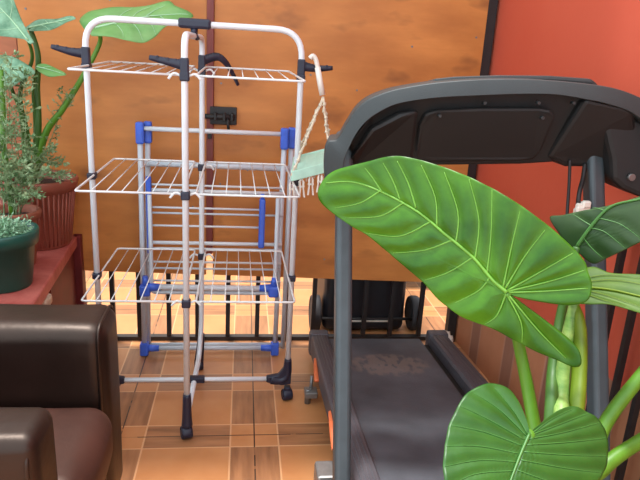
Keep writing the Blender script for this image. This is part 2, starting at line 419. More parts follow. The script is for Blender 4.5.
foot([(-.166,FY,.050),(-.166,FY,.085),(-.166,FY,.165)], (-.168,FY,.0225), (1,.3,0))
foot([(-.158,BY-.02,.050),(-.154,BY-.01,.10),(-.150,BY,.16)], (-.160,BY,.0225), (1,.1,0))

# peg hanger on the right arm
ph = thing('peg_hanger', 'mint green peg hanger hanging by white cords from the drying rack', 'peg hanger', (.25,2.04,.9))
bm = NBM(); add_tube(bm, smooth_path([(.232,2.03,1.205),(.224,2.03,1.232),(.214,2.03,1.244),(.204,2.03,1.236)], 5), .0075, 8)
add_tube(bm, [(.230,2.028,1.21),(.240,2.026,1.165),(.250,2.02,1.125)], .0095, 8)
obj('hook', bm, M['off_white'], ph, smooth=True)
apex = V((.252,2.02,1.118))
fr = [V((.160,1.985,.868)),V((.285,1.985,.905)),V((.300,2.10,.935)),V((.176,2.10,.898))]
for c in fr:
    p = [apex+(c-apex)*t/10+V((math.sin(t*2.4)*.002, 0, math.cos(t*2.1)*.002)) for t in range(11)]
    bm = NBM(); add_tube(bm, p, .0042, 6)
    for t in range(1, 10): add_tube(bm, [p[t]-V((.001,0,.004)), p[t]+V((.001,0,.004))], .0062, 6)
    obj('cord', bm, M['cord'], ph)
bm = NBM()
for a, b in zip(fr, fr[1:]+fr[:1]):
    d = (b-a).normalized(); nz = V((0,0,1)); w = d.cross(nz).normalized()
    vs = [a+nz*.0-w*.004, b+nz*.0-w*.004, b+nz*.034-w*.004, a+nz*.034-w*.004]
    add_prism(bm, [v-V((0,0,.02)) for v in vs], w*.008)
mid = [(fr[0]+fr[3])/2, (fr[1]+fr[2])/2]
add_prism(bm, [fr[0]+V((0,0,.004)), fr[1]+V((0,0,.004)), fr[2]+V((0,0,.004)), fr[3]+V((0,0,.004))], V((0,0,.006)))
for q in (.3,.6):
    a = fr[0].lerp(fr[1], q); b = fr[3].lerp(fr[2], q)
    add_prism(bm, [a, a+V((.012,0,.002)), b+V((.012,0,.002)), b], V((0,0,.012)))
obj('peg_frame', bm, M['mint'], ph, bevel=.002)
for i in range(9):
    q = i % 5 / 4.0; a = fr[0].lerp(fr[1], q) if i < 5 else fr[3].lerp(fr[2], (i-5)/3.2)
    a = a - V((0,0,.02)); tw = random.uniform(-.5,.5); sw = random.uniform(-.012,.012)
    R_ = Matrix.Translation(a) @ Matrix.Rotation(tw, 4, 'Z') @ Matrix.Rotation(sw*6, 4, 'Y')
    bm = NBM()
    for s_ in (-1, 1):
        add_prism(bm, [R_ @ V(p) for p in ((s_*.003,-.005,0),(s_*.009,-.005,-.01),(s_*.0075,-.005,-.034),(s_*.011,-.005,-.062),(s_*.006,-.005,-.062),(s_*.003,-.005,-.03))], R_.to_3x3() @ V((0,.010,0)))
    add_tube(bm, [R_ @ V((-.010,0,-.026)), R_ @ V((.010,0,-.026))], .0035, 6)
    o = obj('peg', bm, M['black_iron'] if i == 5 else M['off_white'], ph)
    if i == 5: o['label'] = 'dark peg'

# ------------------------------------------------------------------ folded blue and white drying rack
fd = thing('folding_drying_rack', 'folded white drying rack with blue plastic caps standing behind the tower rack', 'drying rack', (-.11,2.42,0))
def tube_obj(name, pts, r, m, parent=fd):
    bm = NBM(); add_tube(bm, pts, r, 10); return obj(name, bm, m, parent)
# leg frames
def leg_frame(y0, y1, xl0, xl1, xr0, xr1, zb, zt, name='leg_frame'):
    bm = NBM()
    add_tube(bm, [(xl0,y0,zb),(xl1,y1,zt)], .0105, 10); add_tube(bm, [(xr0,y0,zb),(xr1,y1,zt)], .0105, 10)
    add_tube(bm, [(xl0,y0,zb+.015),(xr0,y0,zb+.015)], .0095, 10)
    return obj(name, bm, M['alu'], fd)
leg_frame(2.405,2.395,-.392,-.384,.152,.158,.020,.95)
leg_frame(2.452,2.425,-.384,-.360,.190,.188,.012,.95)
for x, dx in ((-.384,1),(-.360,1),(.158,-1),(.188,-1)):
    y = 2.395 if x in (-.384,.158) else 2.425
    bm = NBM(); add_box(bm, (x-.0155,y-.016,.890), (x+.0155,y+.016,.972), .007); add_tube(bm, [(x,y-.02,.935),(x,y+.02,.935)], .008, 8)
    obj('cap', bm, M['blue'], fd)
for x, s_ in ((-.392,1),(.152,-1)):
    bm = NBM(); add_box(bm, (x-.017,2.388,.004), (x+.017,2.422,.062), .006); add_tube(bm, [(x,2.405,.035),(x+s_*.06,2.405,.035)], [.017,.013], 10)
    obj('foot', bm, M['blue'], fd)
tube_obj('top_bar', [(-.372,2.395,.948),(.160,2.395,.948)], .009, M['white'])
tube_obj('cross_bar', [(-.372,2.408,.815),(.182,2.408,.812)], .0115, M['alu'])
# inner wing of rods, hanging folded
wing = tube_obj('wing', rounded([(-.352,2.372,.70),(-.352,2.372,.30),(.140,2.372,.30),(.140,2.372,.70)], .02), .0085, M['alu'])
for z in (.738,.716,.648,.626,.575,.505,.482,.425,.398,.345):
    tube_obj('rod', [(-.366,2.385,z),(.164 if z not in (.648,.575) else .09,2.385,z)], .0042 if z not in (.716,.505) else .0075, M['white'] if z not in (.626,.398) else M['alu'])
tube_obj('hinge_bar', [(-.385,2.365,.325),(.15,2.365,.322)], .012, M['white'])
for x, s_ in ((-.375,1),(.136,-1)):
    bm = NBM(); add_box(bm, (x-.022,2.345,.288), (x+.020,2.385,.336), .008); add_tube(bm, [(x,2.365,.324),(x+s_*.058,2.365,.324)], [.019,.014], 10)
    add_tube(bm, [(x,2.365,.33),(x,2.365,.37)], [.016,.010], 10)
    obj('hinge_joint', bm, M['blue'], fd)
bm = NBM(); add_box(bm, (.068,2.368,.492), (.092,2.392,.695), .006); add_tube(bm, [(.080,2.38,.69),(.080,2.38,.715)], .008, 8); obj('rod_clip', bm, M['blue'], fd)
bm = NBM(); add_box(bm, (-.366,2.37,.46), (-.345,2.392,.77), .006); obj('rod_clip', bm, M['blue'], fd)

# ------------------------------------------------------------------ armchair
ac = thing('armchair', 'dark brown leather armchair seen from its side, front left corner', 'armchair', (-.62,1.22,0))
def cushion(name, lo, hi, r, m, puff=0, seg=4):
    bm = NBM(); add_box(bm, lo, hi, r, seg)
    c = (V(lo)+V(hi))/2; h = (V(hi)-V(lo))/2
    bmesh.ops.subdivide_edges(bm, edges=[e for e in bm.edges if e.calc_length() > .08], cuts=7, use_grid_fill=True)
    for v in bm.verts:
        q = [(v.co[i]-c[i])/h[i] for i in range(3)]
        f = (1-q[0]**2)*(1-q[1]**2)
        v.co.z += puff*f*(1 if q[2] > 0 else -.3)
        v.co.x += puff*.6*(1-q[1]**2)*(1-q[2]**2)*(1 if q[0] > 0 else 0)
        v.co += V((0,0,1))*noise.noise(v.co*9)*.004
    return obj(name, bm, m, ac, smooth=True)
def add_piping(bm, x, y0, y1, z0, z1, r): add_tube(bm, rounded([(x,y0,z0),(x,y0,z1),(x,y1,z1),(x,y1,z0)], r, 8), .004, 8)
cushion('armrest', (-1.10,1.385,.06), (-.318,1.565,.600), .042, M['leather'], .004, 5)
cushion('armrest', (-1.10,.925,.06), (-.332,1.045,.614), .026, M['leather'], .004, 5)
for y0, y1, x in ((1.392,1.558,-.322),(.930,1.040,-.336)):
    bm = NBM(); add_piping(bm, x-.012, y0-.004, y1+.004, .08, .598, .045); obj('piping', bm, M['leather'], ac, smooth=True)
cushion('seat_cushion', (-1.05,1.050,.26), (-.302,1.380,.412), .05, M['seat_leather'], .016, 6)
cushion('seat_base', (-1.08,1.04,.06), (-.335,1.39,.27), .02, M['leather'], 0)
cushion('backrest', (-1.28,.86,.10), (-1.04,1.55,.92), .07, M['leather'], .01)
for x in (-.40,-1.18):
    for y in (.92,1.49):
        bm = NBM(); add_tube(bm, [(x,y,0),(x,y,.075)], [.020,.028], 12); obj('leg', bm, M['dark_plastic'], ac)

# ------------------------------------------------------------------ red table with pots
tb = thing('plant_table', 'low red painted table with worn top under the potted plants', 'table', (-.95,2.1,0))
bm = NBM(); add_prism(bm, [(-.655,2.490,.455),(-.600,1.72,.455),(-1.45,1.66,.455),(-1.45,2.490,.455)], (0,0,.045)); obj('tabletop', bm, M['red_table'], tb, bevel=.006)
bm = NBM(); add_prism(bm, [(-.668,2.470,0),(-.638,2.05,0),(-.668,2.05,0),(-.70,2.470,0)], (0,0,.455)); obj('side_panel', bm, M['dark_red'], tb)
bm = NBM(); add_box(bm, (-.672,2.462,0), (-.640,2.50,.50), .003); obj('leg', bm, M['dark_red'], tb)
bm = NBM(); add_box(bm, (-.665,1.76,0), (-.625,1.80,.455), .003); obj('leg', bm, M['dark_red'], tb)
bm = NBM(); add_box(bm, (-1.43,2.44,0), (-1.39,2.48,.455), .003); obj('leg', bm, M['dark_red'], tb)
bm = NBM(); add_box(bm, (-1.43,1.70,0), (-1.39,1.74,.455), .003); obj('leg', bm, M['dark_red'], tb)
bm = NBM(); add_box(bm, (-.645,1.90,.415), (-.61,1.98,.454), .012, 2); obj('mortar_lump', bm, M['pale_stone'], tb)

def pot(parent, c, r_top, r_bot, h, m, rim=.03, flutes=0):
    bm = NBM(); t = .006
    add_lathe(bm, [(0,0),(r_bot*.96,0),(r_bot,.006),(r_top-.012,h-rim),(r_top-.002,h-rim),(r_top+.003,h-.006),(r_top,h),(r_top-.009,h),(r_top-.016,h-rim),(r_bot-.008,.02),(0,.02)], c, 48)
    if flutes:
        for k in range(flutes):
            a = 2*math.pi*k/flutes; ca, sa = math.cos(a), math.sin(a)
            p0 = V(c)+V((ca*(r_bot+.002),sa*(r_bot+.002),.012)); p1 = V(c)+V((ca*(r_top-.012),sa*(r_top-.012),h-rim-.012))
            add_tube(bm, [p0, p1], .0035, 6)
    o = obj('pot', bm, m, parent)
    bm = NBM(); add_lathe(bm, [(0,h-rim*.95+.006),(r_top*.5,h-rim*.95+.003),(r_top-.014,h-rim*.95)], c, 32)
    obj('soil', bm, M['soil'], parent)
    return o

# ------------------------------------------------------------------ leaves
def leaf(parent, outline, J, veins, mats, name='leaf', bulge=.006, curve=0, wave=0, rings=22, nout=150, vr=.0024, thick=.0012, midrib_r=.0045, petiole=None, seed=0, vlift=.0022):
    """blade spanned between the stalk joint J and the outline; veins[0] is the midrib; bulges between the veins"""
    J = V(J); out = smooth_path([V(p) for p in outline]+[V(outline[0])], 8)[:-1]
    # even resampling
    L = [0]
    for a, b in zip(out, out[1:]+out[:1]): L.append(L[-1]+(b-a).length)
    pts = []; i = 0; cl = out+[out[0]]
    for k in range(nout):
        s = L[-1]*k/nout
        while L[i+1] < s: i += 1
        pts.append(cl[i].lerp(cl[i+1], (s-L[i])/max(1e-9, L[i+1]-L[i])))
    n = V((0,0,0))
    for a, b in zip(pts, pts[1:]+pts[:1]): n += (a-J).cross(b-J)
    n.normalize()
    if n.dot(V((0,0,1.25))-J) < 0: n = -n
    mid = smooth_path(veins[0], 6); mdir = (mid[-1]-mid[0]).normalized(); side = n.cross(mdir)
    vp = [smooth_path(v, 6) for v in veins]
    segs = [(a, b) for v in vp for a, b in zip(v, v[1:])]
    size = max((p-J).length for p in pts)
    def vd(p):
        best = 9
        for a, b in segs:
            ab = b-a; t = max(0, min(1, (p-a).dot(ab)/max(1e-9, ab.length_squared))); d = (a+ab*t-p).length_squared
            if d < best: best = d
        return math.sqrt(best)
    def disp(p, r=0):
        x = (p-J).dot(mdir)/size; y = (p-J).dot(side)/size
        base = curve*(.25*size)*(-(y*y)*3 - max(0,x)**2*.6)
        base += wave*size*.03*math.sin(9*x+seed)*r*r
        return base
    bm = NBM(); lay = bm.verts.layers.float.new('vein'); J0 = bm.verts.new(J+n*disp(J)); J0[lay] = 1; prev = None
    for k in range(1, rings+1):
        r = (k/rings)**.9; cur = []
        for p in pts:
            q = J+(p-J)*r; d = vd(q)
            nv = bm.verts.new(q+n*(disp(q, r)+bulge*(1-math.exp(-d/(.022*size/.4)))*(1-.6*r**6)))
            nv[lay] = math.exp(-d/(.0045*size/.3)); cur.append(nv)
        for i2 in range(nout):
            j2 = (i2+1) % nout
            f = bm.faces.new((J0, cur[i2], cur[j2])) if prev is None else bm.faces.new((prev[i2], cur[i2], cur[j2], prev[j2]))
            f.smooth = True
        prev = cur
    top = list(bm.verts); low = {}
    for v in top:
        q = bm.verts.new(v.co - n*thick); q[lay] = v[lay]; low[v] = q
    for f in list(bm.faces): bm.faces.new([low[v] for v in reversed(f.verts)])
    for i2 in range(nout):
        a, b = prev[i2], prev[(i2+1) % nout]; bm.faces.new((b, a, low[a], low[b]))
    for f in bm.faces: f.smooth = True
    for vi, v in enumerate(vp):
        v = [p+n*(disp(p, (p-J).length/size*.9)+vlift) for p in v]
        r0 = midrib_r if vi == 0 else vr
        add_tube(bm, v, [r0*(1-.72*i3/(len(v)-1)) for i3 in range(len(v))], 6, mi=1)
    o = obj(name, bm, mats, parent)
    if petiole:
        bm = NBM(); pp = smooth_path(petiole[0], 8)
        add_tube(bm, pp, petiole[1], 12); obj('petiole', bm, petiole[2], o, smooth=True)
    return o

# elephant ear plant in front of the treadmill
PB = V((.50,.72,.30))
ep = thing('elephant_ear_plant', 'large elephant ear plant with bright arrow shaped leaves before the treadmill', 'plant', (.50,.72,0))
pot(ep, (.50,.72,0), .165, .115, .32, M['pot_terra'], .04)
leaf(ep, [(0.4717, 0.9672, 0.8632), (0.5015, 0.9504, 0.8609), (0.5375, 0.9306, 0.8619), (0.5612, 0.918, 0.8656), (0.5822, 0.9082, 0.879), (0.5853, 0.91, 0.9054), (0.5781, 0.9169, 0.926), (0.5726, 0.9221, 0.9418), (0.5528, 0.936, 0.9634), (0.5288, 0.9522, 0.9845), (0.5047, 0.9679, 1.0024), (0.4774, 0.9855, 1.0202), (0.4484, 1.0037, 1.0363), (0.4161, 1.0236, 1.0505), (0.3848, 1.0424, 1.0618), (0.3499, 1.063, 1.0711), (0.3176, 1.0818, 1.0775), (0.2848, 1.1004, 1.0805), (0.2601, 1.1134, 1.0756), (0.2351, 1.1258, 1.0652), (0.2011, 1.1428, 1.0515), (0.1732, 1.1564, 1.0384), (0.1541, 1.1643, 1.0187), (0.1459, 1.1653, 0.9926), (0.154, 1.1584, 0.9746), (0.1747, 1.1448, 0.9587), (0.206, 1.125, 0.9409), (0.233, 1.1083, 0.9284), (0.2564, 1.0934, 0.9136), (0.2849, 1.0747, 0.8925), (0.3112, 1.0578, 0.8751), (0.3389, 1.0396, 0.8545), (0.3666, 1.0207, 0.8287), (0.3984, 1.0006, 0.8098), (0.4273, 0.9835, 0.8018), (0.4587, 0.9651, 0.7947), (0.4853, 0.9488, 0.7831), (0.5158, 0.9305, 0.7727), (0.5454, 0.9131, 0.7661), (0.5702, 0.8986, 0.7602), (0.5823, 0.8929, 0.7671), (0.5791, 0.8974, 0.7875), (0.5665, 0.9066, 0.8037), (0.5484, 0.9184, 0.8169), (0.518, 0.9379, 0.8362), (0.495, 0.9526, 0.8505), (0.4794, 0.9625, 0.8602)], (0.4669, 0.9705, 0.8675), [[(0.4669, 0.9705, 0.8675), (0.4429, 0.9862, 0.8857), (0.4114, 1.0082, 0.919), (0.3636, 1.0394, 0.9535), (0.3198, 1.0679, 0.9842), (0.2583, 1.1056, 1.0113), (0.2076, 1.1352, 1.0225), (0.1598, 1.1605, 1.0138)], [(0.4348, 0.9917, 0.893), (0.436, 1.0003, 0.961), (0.4318, 1.0135, 1.0407)], [(0.4148, 1.0057, 0.9142), (0.4162, 1.0145, 0.9841), (0.396, 1.0352, 1.0546)], [(0.3836, 1.0264, 0.939), (0.383, 1.0342, 0.9945), (0.3568, 1.0579, 1.0615)], [(0.3518, 1.0474, 0.9641), (0.3454, 1.0579, 1.0154), (0.3197, 1.0795, 1.0689)], [(0.3161, 1.0708, 0.9909), (0.3006, 1.0853, 1.034), (0.2804, 1.1015, 1.071)], [(0.2891, 1.0872, 1.0013), (0.2757, 1.0991, 1.0341), (0.2573, 1.1134, 1.0644)], [(0.2583, 1.1056, 1.0113), (0.24, 1.1192, 1.0364), (0.2272, 1.1283, 1.0513)], [(0.4605, 0.9748, 0.8733), (0.4681, 0.9812, 0.9511), (0.4761, 0.9859, 1.0183)], [(0.4636, 0.9729, 0.8721), (0.4883, 0.9679, 0.9357), (0.5132, 0.9609, 0.9851)], [(0.4681, 0.9703, 0.8713), (0.5119, 0.9517, 0.9124), (0.555, 0.9334, 0.9537)], [(0.4699, 0.9689, 0.8681), (0.5216, 0.942, 0.8812), (0.5804, 0.9119, 0.8992)], [(0.4683, 0.97, 0.8696), (0.5273, 0.9415, 0.8999), (0.5737, 0.9196, 0.9285)], [(0.4114, 1.0082, 0.919), (0.376, 1.0232, 0.8846), (0.3385, 1.0408, 0.8619)], [(0.4397, 0.9884, 0.8886), (0.4233, 0.9936, 0.8598), (0.3814, 1.012, 0.8246)], [(0.377, 1.0306, 0.9432), (0.3352, 1.0502, 0.9172), (0.2827, 1.0771, 0.9016)], [(0.3402, 1.0546, 0.9694), (0.2927, 1.0762, 0.9353), (0.2347, 1.1077, 0.9306)], [(0.2944, 1.0836, 0.9966), (0.2572, 1.1001, 0.9665), (0.1965, 1.1318, 0.9527)], [(0.2548, 1.1077, 1.0127), (0.2216, 1.1224, 0.9852), (0.1779, 1.1444, 0.9688)], [(0.4657, 0.9706, 0.8636), (0.4551, 0.971, 0.8232), (0.4381, 0.9776, 0.8026)], [(0.4672, 0.9698, 0.864), (0.4915, 0.9503, 0.8191), (0.4957, 0.9431, 0.7839)], [(0.4703, 0.968, 0.8628), (0.5203, 0.9328, 0.8082), (0.5607, 0.9055, 0.772)]], [M['leaf'], M['vein']], bulge=.015, curve=.06, wave=.25, rings=34, nout=240, vr=.0019, midrib_r=.0038,
     petiole=([(0.4669, 0.9705, 0.8675), (0.4929, 1.0, 0.8284), (0.5206, 1.0, 0.7496), (0.539, 0.98, 0.6766), (0.5477, 0.94, 0.6057), (0.5493, 0.89, 0.5456), (0.5473, 0.84, 0.4909), (.49,.74,.30)], [.0085,.016], M['petiole']))
leaf(ep, [(0.4264, 0.7464, 0.7335), (0.4251, 0.7659, 0.7479), (0.4208, 0.7868, 0.7641), (0.4089, 0.8007, 0.7766), (0.385, 0.8039, 0.7837), (0.3617, 0.7966, 0.783), (0.337, 0.7828, 0.7779), (0.3195, 0.7641, 0.7678), (0.3012, 0.74, 0.7539), (0.2893, 0.7154, 0.7383), (0.2816, 0.6956, 0.7254), (0.2784, 0.676, 0.7117), (0.2779, 0.6502, 0.693), (0.2829, 0.6261, 0.6743), (0.2924, 0.6052, 0.6572), (0.3046, 0.5907, 0.6442), (0.3296, 0.6019, 0.6473), (0.3687, 0.6195, 0.6523), (0.4211, 0.644, 0.6598), (0.4691, 0.6695, 0.6688), (0.5109, 0.6936, 0.678), (0.5419, 0.7187, 0.6901), (0.5566, 0.7394, 0.7023), (0.5653, 0.7614, 0.7166), (0.5588, 0.7809, 0.7322), (0.5398, 0.7888, 0.7417), (0.519, 0.7925, 0.7486), (0.4938, 0.7852, 0.7483), (0.4666, 0.7713, 0.7436), (0.441, 0.7556, 0.7372)], (0.4259, 0.7451, 0.7326), [[(0.4259, 0.7451, 0.7326), (0.4022, 0.7176, 0.7173), (0.3758, 0.6845, 0.6984), (0.3432, 0.6416, 0.6736), (0.3095, 0.5984, 0.6488)], [(0.4226, 0.7447, 0.733), (0.4103, 0.7701, 0.754), (0.3881, 0.7978, 0.7786)], [(0.42, 0.742, 0.7315), (0.3875, 0.7696, 0.7582), (0.351, 0.7873, 0.7784)], [(0.415, 0.7366, 0.7286), (0.367, 0.7545, 0.7513), (0.325, 0.7673, 0.769)], [(0.4091, 0.7288, 0.7241), (0.3545, 0.7385, 0.7421), (0.3046, 0.7416, 0.7544)], [(0.4009, 0.7186, 0.7182), (0.3416, 0.7206, 0.7316), (0.2908, 0.7156, 0.7381)], [(0.3929, 0.7085, 0.7125), (0.337, 0.7043, 0.7206), (0.2821, 0.6913, 0.7222)], [(0.3847, 0.6975, 0.7061), (0.3248, 0.6875, 0.7108), (0.2778, 0.6675, 0.7056)], [(0.3743, 0.6843, 0.6986), (0.3199, 0.6699, 0.699), (0.2818, 0.6436, 0.6873)], [(0.3613, 0.6669, 0.6885), (0.3184, 0.6492, 0.6841), (0.2859, 0.6216, 0.6704)], [(0.4293, 0.7456, 0.7323), (0.4685, 0.7678, 0.7407), (0.5136, 0.7879, 0.7463)], [(0.4289, 0.7443, 0.7314), (0.484, 0.7648, 0.7354), (0.5404, 0.7863, 0.7397)], [(0.4237, 0.7389, 0.7285), (0.4885, 0.7555, 0.7276), (0.5569, 0.7768, 0.7295)], [(0.4161, 0.7308, 0.7242), (0.492, 0.7437, 0.7184), (0.5604, 0.7583, 0.7153)], [(0.4083, 0.7217, 0.7191), (0.4852, 0.7274, 0.7078), (0.5513, 0.7352, 0.7003)], [(0.4001, 0.7116, 0.7133), (0.4703, 0.7105, 0.6985), (0.5327, 0.713, 0.6878)], [(0.3898, 0.6992, 0.7063), (0.4469, 0.6911, 0.689), (0.501, 0.6892, 0.6767)], [(0.379, 0.6848, 0.698), (0.4244, 0.6724, 0.6799), (0.4633, 0.6668, 0.668)], [(0.3643, 0.6673, 0.6881), (0.3944, 0.6516, 0.6707), (0.4211, 0.644, 0.6598)]], [M['leaf_heart'], M['vein_pale']], bulge=.007, curve=.1, wave=.15, rings=28, nout=200, vr=.0009, midrib_r=.0028, vlift=.0014, seed=2,
     petiole=([(0.4259, 0.7451, 0.7326), (0.4458, 0.765, 0.6958), (0.4752, 0.77, 0.6313), (0.5037, 0.76, 0.5628), (.505,.72,.30)], [.008,.014], M['petiole']))
leaf(ep, [(0.6363, 1.0582, 0.9202), (0.6233, 1.0786, 0.9276), (0.6122, 1.0994, 0.9455), (0.6021, 1.1203, 0.968), (0.6179, 1.1013, 0.9775), (0.6388, 1.0766, 0.9924), (0.6719, 1.0373, 1.0147), (0.7028, 1.0022, 1.0406), (0.727, 0.9754, 1.0634), (0.7501, 0.9459, 1.0722), (0.7451, 0.9416, 1.0349), (0.7278, 0.9527, 0.9924), (0.7037, 0.9772, 0.9626), (0.6835, 0.9976, 0.9368), (0.6677, 1.0137, 0.9177), (0.6558, 1.026, 0.9034), (0.6444, 1.0435, 0.9092)], (0.6362, 1.06, 0.9256), [[(0.6362, 1.06, 0.9256), (0.656, 1.0486, 0.9787), (0.6741, 1.034, 1.0136), (0.7029, 1.0005, 1.0355), (0.7411, 0.9556, 1.0629)], [(0.6505, 1.0523, 0.9659), (0.6671, 1.029, 0.9652), (0.6886, 0.9932, 0.9459)], [(0.6592, 1.0467, 0.9871), (0.6829, 1.0131, 0.9853), (0.7036, 0.9794, 0.9693)], [(0.644, 1.0551, 0.9452), (0.6532, 1.038, 0.931), (0.6655, 1.017, 0.9185)], [(0.6527, 1.0506, 0.9703), (0.6413, 1.0684, 0.9769), (0.6308, 1.0852, 0.984)], [(0.6678, 1.0394, 1.0026), (0.6568, 1.0552, 1.0041), (0.6523, 1.0609, 1.0025)]], [M['leaf_dark'], M['vein_pale']], bulge=.004, curve=.2, rings=16, nout=110, vr=.0013, midrib_r=.0038,
     petiole=([(0.6362, 1.06, 0.9256), (0.6264, 1.05, 0.8723), (0.605, 1.02, 0.7919), (0.5735, 0.96, 0.7188), (0.5404, 0.88, 0.6462), (.50,.74,.30)], [.007,.013], M['stem_dark']))
leaf(ep, [(0.6066, 1.0068, 0.8663), (0.6232, 1.0265, 0.8869), (0.6482, 1.016, 0.9028), (0.6629, 0.9843, 0.9027), (0.695, 0.9478, 0.9146), (0.7235, 0.9102, 0.9232), (0.7413, 0.8589, 0.9182), (0.7394, 0.8171, 0.901), (0.7085, 0.8261, 0.8798), (0.6857, 0.8522, 0.8715), (0.6648, 0.8857, 0.8673), (0.6384, 0.93, 0.8629), (0.6147, 0.9536, 0.8528), (0.598, 0.9774, 0.8485)], (0.6094, 1.0012, 0.8665), [[(0.6094, 1.0012, 0.8665), (0.6489, 0.9532, 0.88), (0.6857, 0.8969, 0.8881), (0.7337, 0.8248, 0.8994)], [(0.6141, 1.0042, 0.8713), (0.6566, 0.9703, 0.8925), (0.6914, 0.9242, 0.9029), (0.7221, 0.8785, 0.9102)], [(0.6175, 1.0085, 0.8756), (0.6549, 0.985, 0.8966), (0.6917, 0.9411, 0.9095)], [(0.6115, 0.9939, 0.8654), (0.6395, 0.9505, 0.8715), (0.6692, 0.8949, 0.8743)], [(0.6101, 0.9903, 0.8629), (0.6309, 0.9495, 0.8642), (0.6533, 0.9106, 0.8675)]], [M['leaf_olive'], M['leaf_rolled']], bulge=.003, curve=.3, rings=16, nout=110, vr=.0010, midrib_r=.0025,
     petiole=([(0.6094, 1.0012, 0.8665), (0.6153, 1.0, 0.8313), (0.5959, 0.97, 0.7644), (0.5735, 0.92, 0.6908), (0.5498, 0.86, 0.6397), (.515,.73,.30)], [.008,.017], M['mottled']))
# rolled young leaf and two thick petioles of leaves above the frame
bm = NBM(); add_tube(bm, smooth_path([(0.6174, 1.0, 0.8413), (0.6207, 0.975, 0.7822), (0.6115, 0.94, 0.7295), (0.588, 0.89, 0.6788), (0.5519, 0.83, 0.6017), (.52,.71,.30)], 6), [.002]+[.005,.009,.013,.015]+[.0165]*14+[.013]*12, 12, flat=.8)
obj('rolled_leaf', bm, M['leaf_rolled'], ep, smooth=True)
for pts in ([(0.8864, 0.98, 0.8718), (0.8006, 0.96, 0.7895), (0.7341, 0.94, 0.7142), (0.663, 0.91, 0.6359), (0.6242, 0.87, 0.569), (0.5895, 0.82, 0.5065), (.535,.73,.30)],
            [(0.9199, 0.92, 0.7175), (0.8263, 0.91, 0.658), (0.7238, 0.89, 0.6125), (0.6408, 0.86, 0.5802), (0.5981, 0.83, 0.5392), (.54,.71,.30)]):
    bm = NBM(); add_tube(bm, smooth_path(pts, 6), [.0100,.016], 12); obj('petiole', bm, M['petiole'], ep, smooth=True)

# plant in the large brown pot
tp = thing('potted_plant', 'broad leaved plant in a large fluted brown pot at the back of the red table', 'potted plant', (-.757,2.365,.50))
pot(tp, (-.757,2.365,.50), .142, .104, .258, M['pot_brown'], .035, 44)
TB = V((-.775,2.36,.72))
leaf(tp, [(-0.5044, 2.2319, 1.2661), (-0.5413, 2.259, 1.2963), (-0.5544, 2.279, 1.3216), (-0.5272, 2.2921, 1.3462), (-0.4741, 2.2883, 1.3524), (-0.3884, 2.2877, 1.3705), (-0.3224, 2.2894, 1.3875), (-0.2624, 2.2871, 1.3976), (-0.2342, 2.2697, 1.3792), (-0.1864, 2.2524, 1.3653), (-0.1788, 2.2398, 1.3493), (-0.2246, 2.2359, 1.3336), (-0.2728, 2.2254, 1.3081), (-0.3133, 2.2073, 1.2737), (-0.3517, 2.2027, 1.2587), (-0.4045, 2.2111, 1.259), (-0.4577, 2.2219, 1.2623)], (-0.4975, 2.2493, 1.2923), [[(-0.4975, 2.2493, 1.2923), (-0.4167, 2.2537, 1.3163), (-0.319, 2.2585, 1.3447), (-0.1927, 2.2484, 1.3584)], [(-0.433, 2.2533, 1.3121), (-0.4073, 2.2319, 1.2876), (-0.3982, 2.2127, 1.2625)], [(-0.3841, 2.2545, 1.3246), (-0.355, 2.2304, 1.297), (-0.3391, 2.2058, 1.2658)], [(-0.3351, 2.2557, 1.3372), (-0.3097, 2.2343, 1.3125), (-0.2978, 2.2146, 1.2874)], [(-0.2856, 2.2546, 1.3465), (-0.2645, 2.2405, 1.3314), (-0.2503, 2.2297, 1.3191)], [(-0.433, 2.2533, 1.3121), (-0.4126, 2.2717, 1.3427), (-0.3811, 2.2821, 1.3643)], [(-0.3841, 2.2545, 1.3246), (-0.3601, 2.2726, 1.3555), (-0.3216, 2.2822, 1.3776)], [(-0.3354, 2.2581, 1.3405), (-0.3072, 2.2711, 1.3651), (-0.2715, 2.2787, 1.3837)]], [M['band_leaf'], M['vein_light']], bulge=.010, curve=.3, wave=.9, rings=18, nout=140, vr=.0014, midrib_r=.0035,
     petiole=([(-0.4975, 2.2493, 1.2923), (-0.4943, 2.3, 1.2485), (-0.5602, 2.3, 1.1253), (-0.6364, 2.31, 1.0115), (-0.7059, 2.33, 0.9182), tuple(TB)], [.006,.014], M['petiole']))
leaf(tp, [(-0.6809, 2.2028, 1.2366), (-0.6931, 2.2006, 1.2297), (-0.7195, 2.2101, 1.2469), (-0.7575, 2.2134, 1.2478), (-0.7891, 2.2163, 1.2491), (-0.8371, 2.2241, 1.2588), (-0.8636, 2.2528, 1.3198), (-0.8467, 2.2824, 1.3901), (-0.8003, 2.2872, 1.4089), (-0.7671, 2.2759, 1.3887), (-0.7523, 2.2613, 1.358), (-0.7268, 2.238, 1.3091), (-0.7018, 2.2175, 1.2667)], (-0.7002, 2.2064, 1.2418), [[(-0.7002, 2.2064, 1.2418), (-0.7615, 2.2396, 1.307), (-0.829, 2.2705, 1.3659)], [(-0.7342, 2.2246, 1.2773), (-0.7747, 2.2238, 1.2687), (-0.8223, 2.2288, 1.2721)], [(-0.7615, 2.2396, 1.307), (-0.758, 2.2574, 1.3482), (-0.7694, 2.2705, 1.3759)], [(-0.7786, 2.2487, 1.3249), (-0.8196, 2.2507, 1.3224), (-0.852, 2.2578, 1.333)]], [M['grey_leaf'], M['vein_light']], bulge=.005, curve=.2, wave=.5, rings=12, nout=90, vr=.0012, midrib_r=.003,
     petiole=([(-0.7002, 2.2064, 1.2418), (-0.7155, 2.28, 1.1773), (-0.7702, 2.3, 1.0574), (-0.7622, 2.32, 0.8994), (-.79,2.36,.72)], [.005,.010], M['stem_dark']))
